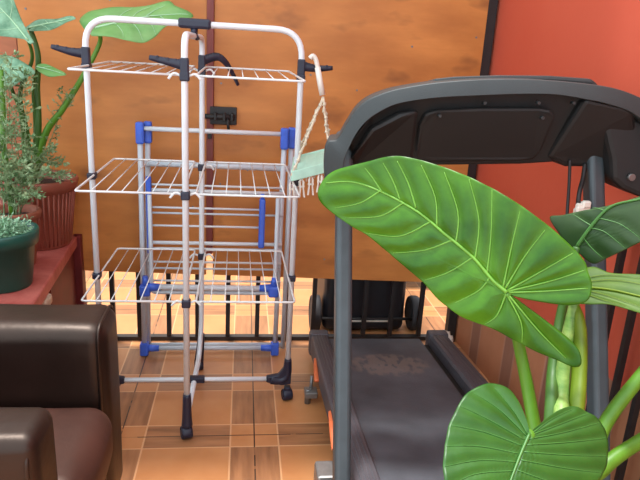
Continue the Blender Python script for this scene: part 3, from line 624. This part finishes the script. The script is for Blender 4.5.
leaf(tp, [(-0.7589, 2.3491, 1.2798), (-0.7261, 2.3427, 1.2978), (-0.6878, 2.3265, 1.3092), (-0.6492, 2.3069, 1.3171), (-0.6104, 2.2842, 1.3216), (-0.5723, 2.2618, 1.326), (-0.5594, 2.2473, 1.3198), (-0.5835, 2.2514, 1.306), (-0.6123, 2.2615, 1.2952), (-0.6414, 2.2718, 1.2844), (-0.6787, 2.2873, 1.2731), (-0.7141, 2.3076, 1.2683)], (-0.7299, 2.33, 1.2809), [[(-0.7299, 2.33, 1.2809), (-0.6532, 2.2945, 1.3003), (-0.5709, 2.2549, 1.3195)], [(-0.6917, 2.3139, 1.2923), (-0.6659, 2.2909, 1.2867), (-0.6564, 2.2787, 1.2805)], [(-0.6612, 2.2998, 1.3001), (-0.6708, 2.3122, 1.3064), (-0.6756, 2.3185, 1.3096)], [(-0.6342, 2.2849, 1.3043), (-0.6138, 2.2684, 1.3017), (-0.6053, 2.2598, 1.2988)]], [M['grey_leaf'], M['vein_light']], bulge=.004, curve=.2, wave=.8, rings=12, nout=90, vr=.0012, midrib_r=.003,
     petiole=([(-0.7299, 2.33, 1.2809), (-0.7101, 2.33, 1.1935), (-0.722, 2.33, 1.0749), (-0.7287, 2.33, 0.9351), (-.772,2.36,.72)], [.008,.014], M['stem_dark']))
leaf(tp, [(-0.7876, 2.2686, 1.1897), (-0.7385, 2.2322, 1.1768), (-0.6972, 2.1971, 1.1607), (-0.6785, 2.173, 1.1434), (-0.7074, 2.1713, 1.1231), (-0.7495, 2.1707, 1.0957), (-0.7925, 2.1856, 1.0864), (-0.854, 2.2293, 1.1003), (-0.8852, 2.2803, 1.1421), (-0.8564, 2.2987, 1.1824)], (-0.7936, 2.253, 1.167), [[(-0.7936, 2.253, 1.167), (-0.7485, 2.2058, 1.1387), (-0.7183, 2.1764, 1.1223)], [(-0.7792, 2.2357, 1.1554), (-0.8223, 2.2352, 1.1274), (-0.8365, 2.2263, 1.1078)], [(-0.7701, 2.2263, 1.1497), (-0.7342, 2.2145, 1.1583), (-0.7032, 2.1948, 1.1541)]], [M['grey_leaf'], M['vein_light']], bulge=.004, curve=.3, wave=.8, rings=12, nout=90, vr=.0012, midrib_r=.003,
     petiole=([(-0.7936, 2.253, 1.167), (-0.7814, 2.26, 1.0761), (-0.7704, 2.3, 0.9718), (-.785,2.325,.70)], [.005,.009], M['stem_dark']))

leaf(tp, [(-0.7004, 2.2573, 1.1558), (-0.6857, 2.2642, 1.1662), (-0.6542, 2.2553, 1.1648), (-0.6208, 2.2366, 1.1541), (-0.5903, 2.2156, 1.1402), (-0.6159, 2.214, 1.1325), (-0.6496, 2.22, 1.1305), (-0.683, 2.2385, 1.1411)], (-0.6936, 2.2561, 1.1562), [[(-0.6936, 2.2561, 1.1562), (-0.6472, 2.2383, 1.1494), (-0.5971, 2.2168, 1.1398)], [(-0.6724, 2.2491, 1.1543), (-0.6561, 2.2493, 1.1584), (-0.6425, 2.2469, 1.1592)]], [M['band_leaf'], M['vein_light']], bulge=.003, curve=.2, wave=.5, rings=10, nout=70, vr=.001, midrib_r=.002,
     petiole=([(-0.6936, 2.2561, 1.1562), (-0.7259, 2.3, 1.0765), (-0.7389, 2.33, 0.9347), (-.77,2.36,.72)], [.004,.007], M['stem_dark']))
def fronds(parent, base, tips, m, leaflet=.010, per=26, sub=True, name='foliage', stem_r=.0022):
    bm = NBM()
    def lf(p, d, l):
        d = d.normalized(); s = d.cross(V((random.uniform(-1,1),random.uniform(-1,1),random.uniform(-1,1)))).normalized()
        nn = d.cross(s)
        a = bm.verts.new(p); b = bm.verts.new(p+d*l*.5+s*l*.24+nn*l*.06); c = bm.verts.new(p+d*l); e = bm.verts.new(p+d*l*.5-s*l*.24+nn*l*.06)
        bm.faces.new((a,b,c,e))
    for tip in tips:
        b0 = V(base)+V((random.uniform(-.03,.03),random.uniform(-.03,.03),0)); t = V(tip)
        mid = b0.lerp(t, .55)+V((random.uniform(-.02,.02),random.uniform(-.02,.02),.035))
        path = smooth_path([b0, mid, t], 9); add_tube(bm, path, [stem_r,.0007], 5)
        for i in range(3, len(path)):
            p = path[i]; d = (path[i]-path[i-1])
            for s_ in (-1, 1):
                sd = d.normalized().cross(V((random.uniform(-.6,.6),random.uniform(-.6,.6),1))).normalized()*s_
                br = p+(sd+d.normalized()*.6+V((0,0,random.uniform(-.3,.3))))*random.uniform(.022,.042)*(1.2-i/len(path)*.5)
                if sub:
                    add_tube(bm, [p, br], [.0009,.0005], 3)
                    for q in range(7):
                        x = p.lerp(br, .25+.75*q/6); lf(x, (br-p).normalized()+V((random.uniform(-1,1),random.uniform(-1,1),random.uniform(-.8,.8))), leaflet*random.uniform(.8,1.4))
                else:
                    lf(p, sd+d.normalized()*.5, leaflet*random.uniform(.8,1.3))
    return obj(name, bm, m, parent)
fronds(tp, (-.79,2.34,.72), [(-0.6189, 2.22, 0.7935), (-0.6416, 2.24, 0.8385), (-0.6111, 2.28, 1.0766), (-0.7347, 2.24, 1.096), (-0.6656, 2.24, 0.8797), (-0.7638, 2.2, 0.9661)], M['fern'], .012, name='fine_foliage')

fp = thing('potted_plant', 'feathery grey green plant in a smaller terracotta pot behind the green pot', 'potted plant', (-.765,2.128,.50))
pot(fp, (-.765,2.128,.50), .085, .060, .192, M['pot_terra'], .028)
fronds(fp, (-.765,2.128,.665), [(-0.6446, 2.05, 0.839), (-0.6862, 2.1, 0.9004), (-0.6927, 2.0, 0.8689), (-0.7487, 2.1, 0.9623), (-0.7027, 2.15, 1.1336), (-0.7444, 2.1, 1.1181), (-0.7343, 2.15, 1.1935), (-0.7947, 2.1, 1.0543), (-0.759, 2.0, 0.8821), (-0.6648, 2.02, 0.7697)], M['fern'], .014, name='foliage')
bm = NBM(); add_tube(bm, smooth_path([(-.765,2.128,.665), (-0.7701, 2.11, 0.8957), (-0.7657, 2.12, 1.0228), (-0.7645, 2.13, 1.1464)], 5), [.011,.007], 10); obj('stem', bm, M['petiole'], fp, smooth=True)

gp = thing('potted_plant', 'pale small leaved plant in a dark green plastic pot on the red table', 'potted plant', (-.742,1.925,.50))
pot(gp, (-.742,1.925,.50), .114, .086, .184, M['pot_green'], .045)
fronds(gp, (-.742,1.925,.635), [(-.742+.08*math.cos(a)*q, 1.925+.08*math.sin(a)*q, .652+.025*(1.2-q)) for a in [i*.7 for i in range(10)] for q in (.45,.85)], M['succulent'], .010, name='foliage')

# ------------------------------------------------------------------ treadmill
tm = thing('treadmill', 'folding black treadmill with worn belt standing along the red wall', 'treadmill', (.59,1.75,0))
# deck: slopes gently up towards the front (the viewer)
zd = lambda y: .115 + (2.36-y)*.078
def slab(x0, x1, y0, y1, lo, hi, name, m, bev=.004, parent=tm):
    bm = NBM()
    pts = [(x0,y0,zd(y0)+lo),(x1,y0,zd(y0)+lo),(x1,y1,zd(y1)+lo),(x0,y1,zd(y1)+lo)]
    add_prism(bm, pts, (0,0,hi-lo)); return obj(name, bm, m, parent, bevel=bev)
slab(.315,.865,1.20,2.34,-.055,-.034,'deck_board',M['dark_plastic'])
bm = NBM()
y0, y1 = 1.22, 2.352
prof = [(y0,zd(y0)-.050),(y0-.012,zd(y0)-.03),(y0,zd(y0)-.004),(y1-.02,zd(y1)-.004),(y1,zd(y1)-.012),(y1+.004,zd(y1)-.026),(y1-.01,zd(y1)-.046)]
add_prism(bm, [(.372,y,z) for y, z in prof], (.392,0,0)); obj('belt', bm, M['belt'], tm)
def rail(x0, x1, xb0, xb1):
    bm = NBM(); ya, yb = 1.20, 2.345
    sec = [(0,-.062),(1,-.062),(1,.006),(.92,.014),(.55,.016),(.08,.014),(0,.004)]
    A = [(x0+(x1-x0)*u, ya, zd(ya)+w) for u, w in sec]; B = [(xb0+(xb1-xb0)*u, yb, zd(yb)+w) for u, w in sec]
    a = [bm.verts.new(p) for p in A]; b = [bm.verts.new(p) for p in B]; n = len(sec)
    bm.faces.new(a); bm.faces.new(b[::-1])
    for i in range(n): bm.faces.new((a[i],b[i],b[(i+1)%n],a[(i+1)%n]))
    for k in range(1, 5):
        u = .12+.16*k
        add_tube(bm, [(x0+(x1-x0)*u,ya,zd(ya)+.0155),(xb0+(xb1-xb0)*u,yb,zd(yb)+.0155)], .0016, 5)
    return obj('side_rail', bm, M['rail_plastic'], tm)
rail(.296,.372,.296,.366); rail(.806,.892,.806,.885)
for x0, x1, s_ in ((.292,.372,-1),(.802,.890,1)):
    bm = NBM(); add_box(bm, (x0,2.325,.035), (x1,2.375,.138), .010, 3); o = obj('end_cap', bm, M['rail_plastic'], tm)
    bm = NBM(); add_tube(bm, [((x0+x1)/2,2.35,0),((x0+x1)/2,2.35,.05)], .02, 12); obj('rubber_foot', bm, M['rubber'], tm)
# orange trim pieces and feet along the left side
for ya, yb in ((2.02,2.14),(1.56,1.72)):
    bm = NBM(); add_tube(bm, smooth_path([(.288,ya,zd(ya)-.05),(.290,(ya+yb)/2,zd(ya)-.03),(.296,yb,zd(yb)-.01)], 5), [.010,.008], 8, flat=.5); obj('orange_strip', bm, M['orange'], tm, smooth=True)
bm = NBM(); add_box(bm, (.245,2.00,.030), (.292,2.05,.055), .004); add_tube(bm, [(.258,2.025,0),(.258,2.025,.06)], .012, 10); add_tube(bm, [(.268,2.03,.055),(.272,2.05,.10)], .006, 8); obj('levelling_bracket', bm, M['steel'], tm)
bm = NBM(); add_box(bm, (.225,1.45,.0), (.282,1.53,.115), .008); obj('support_foot', bm, M['steel'], tm)
# motor hood in front, below the picture
bm = NBM(); hp = [(.93,.03),(.90,.10),(.93,.19),(1.02,.25),(1.14,.262),(1.205,.235),(1.215,.06),(1.20,.03)]
add_prism(bm, [(.30,y,z) for y, z in hp], (.58,0,0)); obj('motor_hood', bm, M['charcoal'], tm, bevel=.012)
# uprights
def upright(x, yc, z0, z1):
    bm = NBM(); f = lambda z: V((x, yc+.38*(z-.6), z))
    R = Matrix.Identity(4)
    sec = [(-.021,-.026),(.021,-.026),(.021,.026),(-.021,.026)]
    rs = []
    for z in (z0, z1):
        rs.append([bm.verts.new(f(z)+V((a,b,0))) for a, b in sec])
    for i in range(4): bm.faces.new((rs[0][i],rs[1][i],rs[1][(i+1)%4],rs[0][(i+1)%4]))
    bm.faces.new(rs[0]); bm.faces.new(rs[1][::-1])
    o = obj('upright', bm, M['upright'], tm); b = o.modifiers.new('bevel','BEVEL'); b.width = .012; b.segments = 4
    bm = NBM(); q = f(z0); add_box(bm, (x-.035,q.y-.05,.0), (x+.035,q.y+.10,.17), .01); obj('upright_base', bm, M['charcoal'], tm)
    return o
upright(.262,1.434,.12,1.06); upright(.905,1.345,.12,1.06)
# console: rim (a curved shell), recessed back panel, brackets
def cpt(p): return V(p)
TOP = [cpt(p) for p in [(0.2085, 1.5137, 0.9394), (0.2029, 1.5146, 0.9947), (0.2075, 1.5139, 1.0422), (0.2313, 1.5103, 1.051), (0.2508, 1.5074, 1.0863), (0.2723, 1.5042, 1.1249), (0.3013, 1.4998, 1.1527), (0.3471, 1.4929, 1.1742), (0.3933, 1.486, 1.1874), (0.4626, 1.4756, 1.2018), (0.5552, 1.4617, 1.2141), (0.6479, 1.4478, 1.2206), (0.7412, 1.4338, 1.2214), (0.8305, 1.4204, 1.2174), (0.8829, 1.4126, 1.2112), (0.9321, 1.4052, 1.1979), (0.9835, 1.3975, 1.1752), (1.0311, 1.3903, 1.1285), (1.0576, 1.3864, 1.0723), (1.0772, 1.3834, 0.9944)]]
LOW = [cpt(p) for p in [(0.2535, 1.507, 0.9371), (0.2505, 1.5074, 0.9826), (0.2516, 1.5073, 1.0028), (0.2616, 1.5058, 1.0357), (0.2741, 1.5039, 1.0659), (0.2915, 1.5013, 1.0924), (0.3139, 1.4979, 1.1142), (0.3503, 1.4925, 1.1378), (0.3919, 1.4862, 1.1521), (0.4666, 1.475, 1.1659), (0.5601, 1.461, 1.1761), (0.6531, 1.447, 1.185), (0.7372, 1.4344, 1.1888), (0.8184, 1.4222, 1.1807), (0.8619, 1.4157, 1.1739), (0.9163, 1.4076, 1.1595), (0.9648, 1.4003, 1.1293), (0.9947, 1.3958, 1.0878), (1.0109, 1.3934, 1.0449), (1.0257, 1.3911, 0.9861)]]
T2 = smooth_path(TOP, 6); L2 = smooth_path(LOW, 6)
bm = NBM(); rows = []
for a, b in zip(T2, L2):
    c = (a+b)/2; e = (a-b)*.5
    back = V((.02,.15,0))
    ring = [c+e*.86+V((0,.010,0)), c+e*.93+V((0,.011,0)), c+e*1.0+V((0,.020,0)), c+e*1.0+V((0,.03,0)), c+e*.9+back, c+e*.5+back, c-e*.6+V((0,.06,0)), c-e+V((0,.02,0)), c-e+V((0,.010,0)), c-e*.93+V((0,.0,0)), c-e*.86+V((0,.0005,0))]
    rows.append([bm.verts.new(p) for p in ring])
for a, b in zip(rows, rows[1:]):
    for k in range(11): bm.faces.new((a[k],b[k],b[(k+1)%11],a[(k+1)%11])).smooth = True
bm.faces.new(rows[0]); bm.faces.new(rows[-1][::-1])
obj('console_rim', bm, M['charcoal'], tm)
# back panel between the rim and the lower edge, sloping away below
BOT = [cpt(p) for p in [(0.2872, 1.6019, 0.9719), (0.3446, 1.5933, 0.9755), (0.4123, 1.5832, 0.9797), (0.5158, 1.5676, 0.9875), (0.6189, 1.5522, 0.9953), (0.7215, 1.5368, 1.003), (0.7849, 1.5273, 1.0109), (0.8855, 1.5122, 1.025), (0.9869, 1.497, 1.0313)]]
PT = [cpt(p) for p in [(0.267, 1.505, 1.0286), (0.3147, 1.4978, 1.1046), (0.3738, 1.4889, 1.1416), (0.4671, 1.4749, 1.1612), (0.5601, 1.461, 1.1761), (0.6533, 1.447, 1.1839), (0.7469, 1.433, 1.187), (0.838, 1.4193, 1.176), (0.92, 1.407, 1.1408)]]
bm = NBM(); ra = [bm.verts.new(p+V((0,.035,.01))) for p in PT]; rb = [bm.verts.new(p) for p in BOT]
rc = [bm.verts.new(p+V((.01,.05,.01))) for p in BOT]; rd = [bm.verts.new(p+V((.01,.12,.02))) for p in PT]
for r1, r2 in ((ra,rb),(rb,rc),(rc,rd),(rd,ra)):
    for i in range(len(r1)-1): bm.faces.new((r1[i],r1[i+1],r2[i+1],r2[i]))
bm.faces.new((ra[0],rb[0],rc[0],rd[0])); bm.faces.new((ra[-1],rd[-1],rc[-1],rb[-1]))
obj('console_back', bm, M['panel_plastic'], tm, bevel=.006)
CP = [cpt(p) for p in [(0.4443, 1.5034, 1.1267), (0.471, 1.4944, 1.136), (0.5709, 1.4794, 1.1467), (0.7138, 1.4579, 1.1552), (0.743, 1.4536, 1.1521), (0.758, 1.4563, 1.1333), (0.7625, 1.5106, 1.0467), (0.75, 1.5205, 1.0187), (0.7161, 1.5276, 1.011), (0.6141, 1.5429, 1.0047), (0.4861, 1.5621, 0.9954), (0.4489, 1.5657, 1.0), (0.4416, 1.5588, 1.027), (0.4369, 1.5195, 1.0954)]]
bm = NBM(); add_prism(bm, CP, (0,.03,0)); o = obj('console_cover', bm, M['panel_plastic'], tm, bevel=.008)
for p in [cpt(q) for q in [(0.4749, 1.4858, 1.1226), (0.5784, 1.4702, 1.1598), (0.7059, 1.4511, 1.1673), (0.7882, 1.4388, 1.1721), (0.7209, 1.4489, 1.1325)]]:
    bm = NBM(); add_tube(bm, [p+V((0,-.002,0)), p+V((0,.012,0))], .004, 10); obj('screw', bm, M['charcoal'], tm)
TR = [cpt(p) for p in [(0.463, 1.5755, 1.1933), (0.4815, 1.5728, 1.2079), (0.5282, 1.5658, 1.2155), (0.6391, 1.5491, 1.2256), (0.7624, 1.5306, 1.2314), (0.8667, 1.515, 1.2301), (0.8862, 1.5121, 1.2178), (0.8907, 1.5114, 1.1935), (0.4656, 1.5752, 1.1686)]]
bm = NBM(); add_prism(bm, TR, (.015,.12,-.01)); obj('display_housing', bm, M['charcoal'], tm, bevel=.008)
for pts, m_ in (([(0.2736, 1.534, 1.0041), (0.3138, 1.5099, 1.0838), (0.3778, 1.4983, 1.1242), (0.4226, 1.4916, 1.1341), (0.4439, 1.5734, 0.9906), (0.2863, 1.597, 0.9728)], 'panel_plastic'), ([(0.8126, 1.4311, 1.1833), (0.9334, 1.411, 1.1623), (0.9788, 1.4482, 1.0896), (0.9617, 1.4907, 1.0131), (0.8376, 1.5094, 1.0054), (0.7828, 1.5126, 1.029)], 'dark_plastic')):
    bm = NBM(); add_prism(bm, pts, (0,.09,0)); obj('bracket', bm, M[m_], tm, bevel=.010)
bm = NBM(); add_prism(bm, [(0.8639, 1.4504, 1.1628), (0.9766, 1.4335, 1.1405), (1.0276, 1.4259, 1.0699), (1.0655, 1.4202, 0.9371), (1.0031, 1.4295, 0.9487), (0.9547, 1.4368, 0.9664), (0.9282, 1.4408, 0.9879), (0.9163, 1.4426, 1.038)], (0,.10,0)); hm = obj('handlebar_mount', bm, M['dark_plastic'], tm, bevel=.012)
bm = NBM(); q = V((0.9678, 1.4298, 0.999)); add_tube(bm, [q+V((0,.004,0)), q+V((0,-.006,0))], .009, 10); obj('bolt', bm, M['steel'], hm)
for pts, r in (([(0.8373, 1.5, 1.0253), (0.8409, 1.49, 0.9619), (0.8385, 1.47, 0.8866), (0.8118, 1.4, 0.7865), (0.7877, 1.32, 0.6302)], .0042), ([(0.8803, 1.5, 1.0165), (0.87, 1.48, 0.9833), (0.8499, 1.45, 0.9447), (0.8511, 1.44, 0.8948), (0.844, 1.4, 0.787)], .0058)):
    bm = NBM(); add_tube(bm, smooth_path(pts, 6), r, 8); obj('cable', bm, M['black_iron'], tm, smooth=True)
bm = NBM(); c = V((0.8557, 1.44, 0.9133))
for i in range(7):
    q = c+V((random.uniform(-.012,.012),random.uniform(-.01,.01),random.uniform(-.012,.012)))
    add_box(bm, q-V((.011,.008,.009)), q+V((.011,.008,.009)), .004, 1)
obj('cable_tape', bm, M['off_white'], tm)['label'] = 'crumpled white tape on the cable'

# black railing panel against the red wall on the right
gr = thing('railing_panel', 'low black iron railing panel standing against the red wall beside the treadmill', 'railing', (1.035,1.2,0))
ys = [1.50-.086*k for k in range(9)]
for y in ys:
    x = xw(y)-.030
    bm = NBM(); add_box(bm, (x-.008,y-.008,.03), (x+.008,y+.008,.84)); obj('bar', bm, M['black_iron'], gr)
for z in (.0,.84):
    bm = NBM(); add_prism(bm, [(xw(1.52)-.042,1.52,z),(xw(.80)-.042,.80,z),(xw(.80)-.018,.80,z),(xw(1.52)-.018,1.52,z)], (0,0,.03)); obj('rail', bm, M['black_iron'], gr)

# ------------------------------------------------------------------ beyond the fence
wb = thing('wheeled_bin', 'black wheeled bin standing behind the fence bars beyond the treadmill', 'bin', (.585,2.80,0))
bm = NBM(); add_box(bm, (.385,2.625,.006), (.775,3.0,.78), .035, 4); obj('body', bm, M['bin'], wb, smooth=False)
bm = NBM(); add_box(bm, (.36,2.60,.785), (.80,3.02,.83), .015, 3); obj('lid', bm, M['bin'], wb)
bm = NBM(); add_tube(bm, [(.345,2.615,.078),(.835,2.615,.078)], .007, 10); obj('axle', bm, M['black_iron'], wb)
bm = NBM(); add_box(bm, (.465,2.612,.062), (.715,2.628,.078), .003); obj('pale_strip', bm, M['off_white'], wb)  # pale strip across the lower front of the body
for x in (.352,.828):
    bm = NBM(); add_disc_wheel(bm, (x,2.672,.085), (1,0,0), .084, .045, 32); obj('wheel', bm, M['rubber'], wb)
bm = NBM(); vs = bmesh.ops.create_icosphere(bm, subdivisions=3, radius=1)['verts']
for v in vs: v.co = V((.905+v.co.x*.055, 2.455+v.co.y*.035, .045+v.co.z*.045))*1.0 + V((1,1,1))*noise.noise(v.co*3)*.012
for v in vs: v.co.z = max(v.co.z, .002)
tag(obj('crumpled_bag', bm, M['off_white'], smooth=True), 'small crumpled white bag at the far right end of the treadmill', 'bag')
bm = NBM(); add_box(bm, (-3,5.4,0), (2.6,5.5,2.4)); struct('wall_back', bm, mat('cream_plaster', (214,196,172), .8, var=.06))
bb = thing('low_bench', 'low reddish brown wooden bench beyond the fence at the right', 'bench', (1.3,3.35,0))
bm = NBM(); add_box(bm, (.86,3.25,.16), (2.2,3.65,.42), .006); obj('seat_box', bm, M['dark_red'], bb)
for z in (.05,.10):
    bm = NBM(); add_box(bm, (.86,3.22,z), (2.2,3.25,z+.018), .003); obj('rail', bm, M['black_iron'], bb)
for x in (.88,2.16):
    bm = NBM(); add_box(bm, (x-.02,3.27,0), (x+.02,3.63,.16)); obj('leg', bm, M['dark_red'], bb)

# ------------------------------------------------------------------ added sun-blocking roof, light, camera
bm = NBM(); add_box(bm, (-2.2,1.9,2.5), (1.4,2.62,2.54)); struct('sun_blocker_roof', bm, mat('sun_blocker_sheet', (205,200,190), .7, var=.05))  # unseen roof strip, added to keep the sun off the patio
w = bpy.data.worlds.new('World'); sc.world = w; w.use_nodes = True
bg = w.node_tree.nodes['Background']; bg.inputs['Color'].default_value = (.84,.93,1.0,1); bg.inputs['Strength'].default_value = 2.8
sun = bpy.data.lights.new('sun', 'SUN'); sun.energy = 6; sun.angle = math.radians(6); sun.color = (1,.97,.94)
so = bpy.data.objects.new('sun', sun); COL.objects.link(so)
so.rotation_euler = V([0.1, -0.12, -1]).normalized().to_track_quat('-Z','Y').to_euler()

cam = bpy.data.cameras.new('camera'); co = bpy.data.objects.new('camera', cam); COL.objects.link(co)
cam.sensor_fit = 'HORIZONTAL'; cam.sensor_width = 36; cam.lens = 618/640*36; cam.clip_start = .02
co.matrix_world = Matrix([(0.991773, -0.019835, -0.126459, 0.0), (-0.115228, 0.291911, -0.949479, 0.0), (0.055748, 0.95624, 0.287224, 1.25), (0.0, 0.0, 0.0, 1.0)])
sc.camera = co
vs_ = sc.view_settings; vs_.view_transform = 'Standard'; vs_.look = 'None'; vs_.exposure = -0.15; vs_.gamma = 1; vs_.use_curve_mapping = False
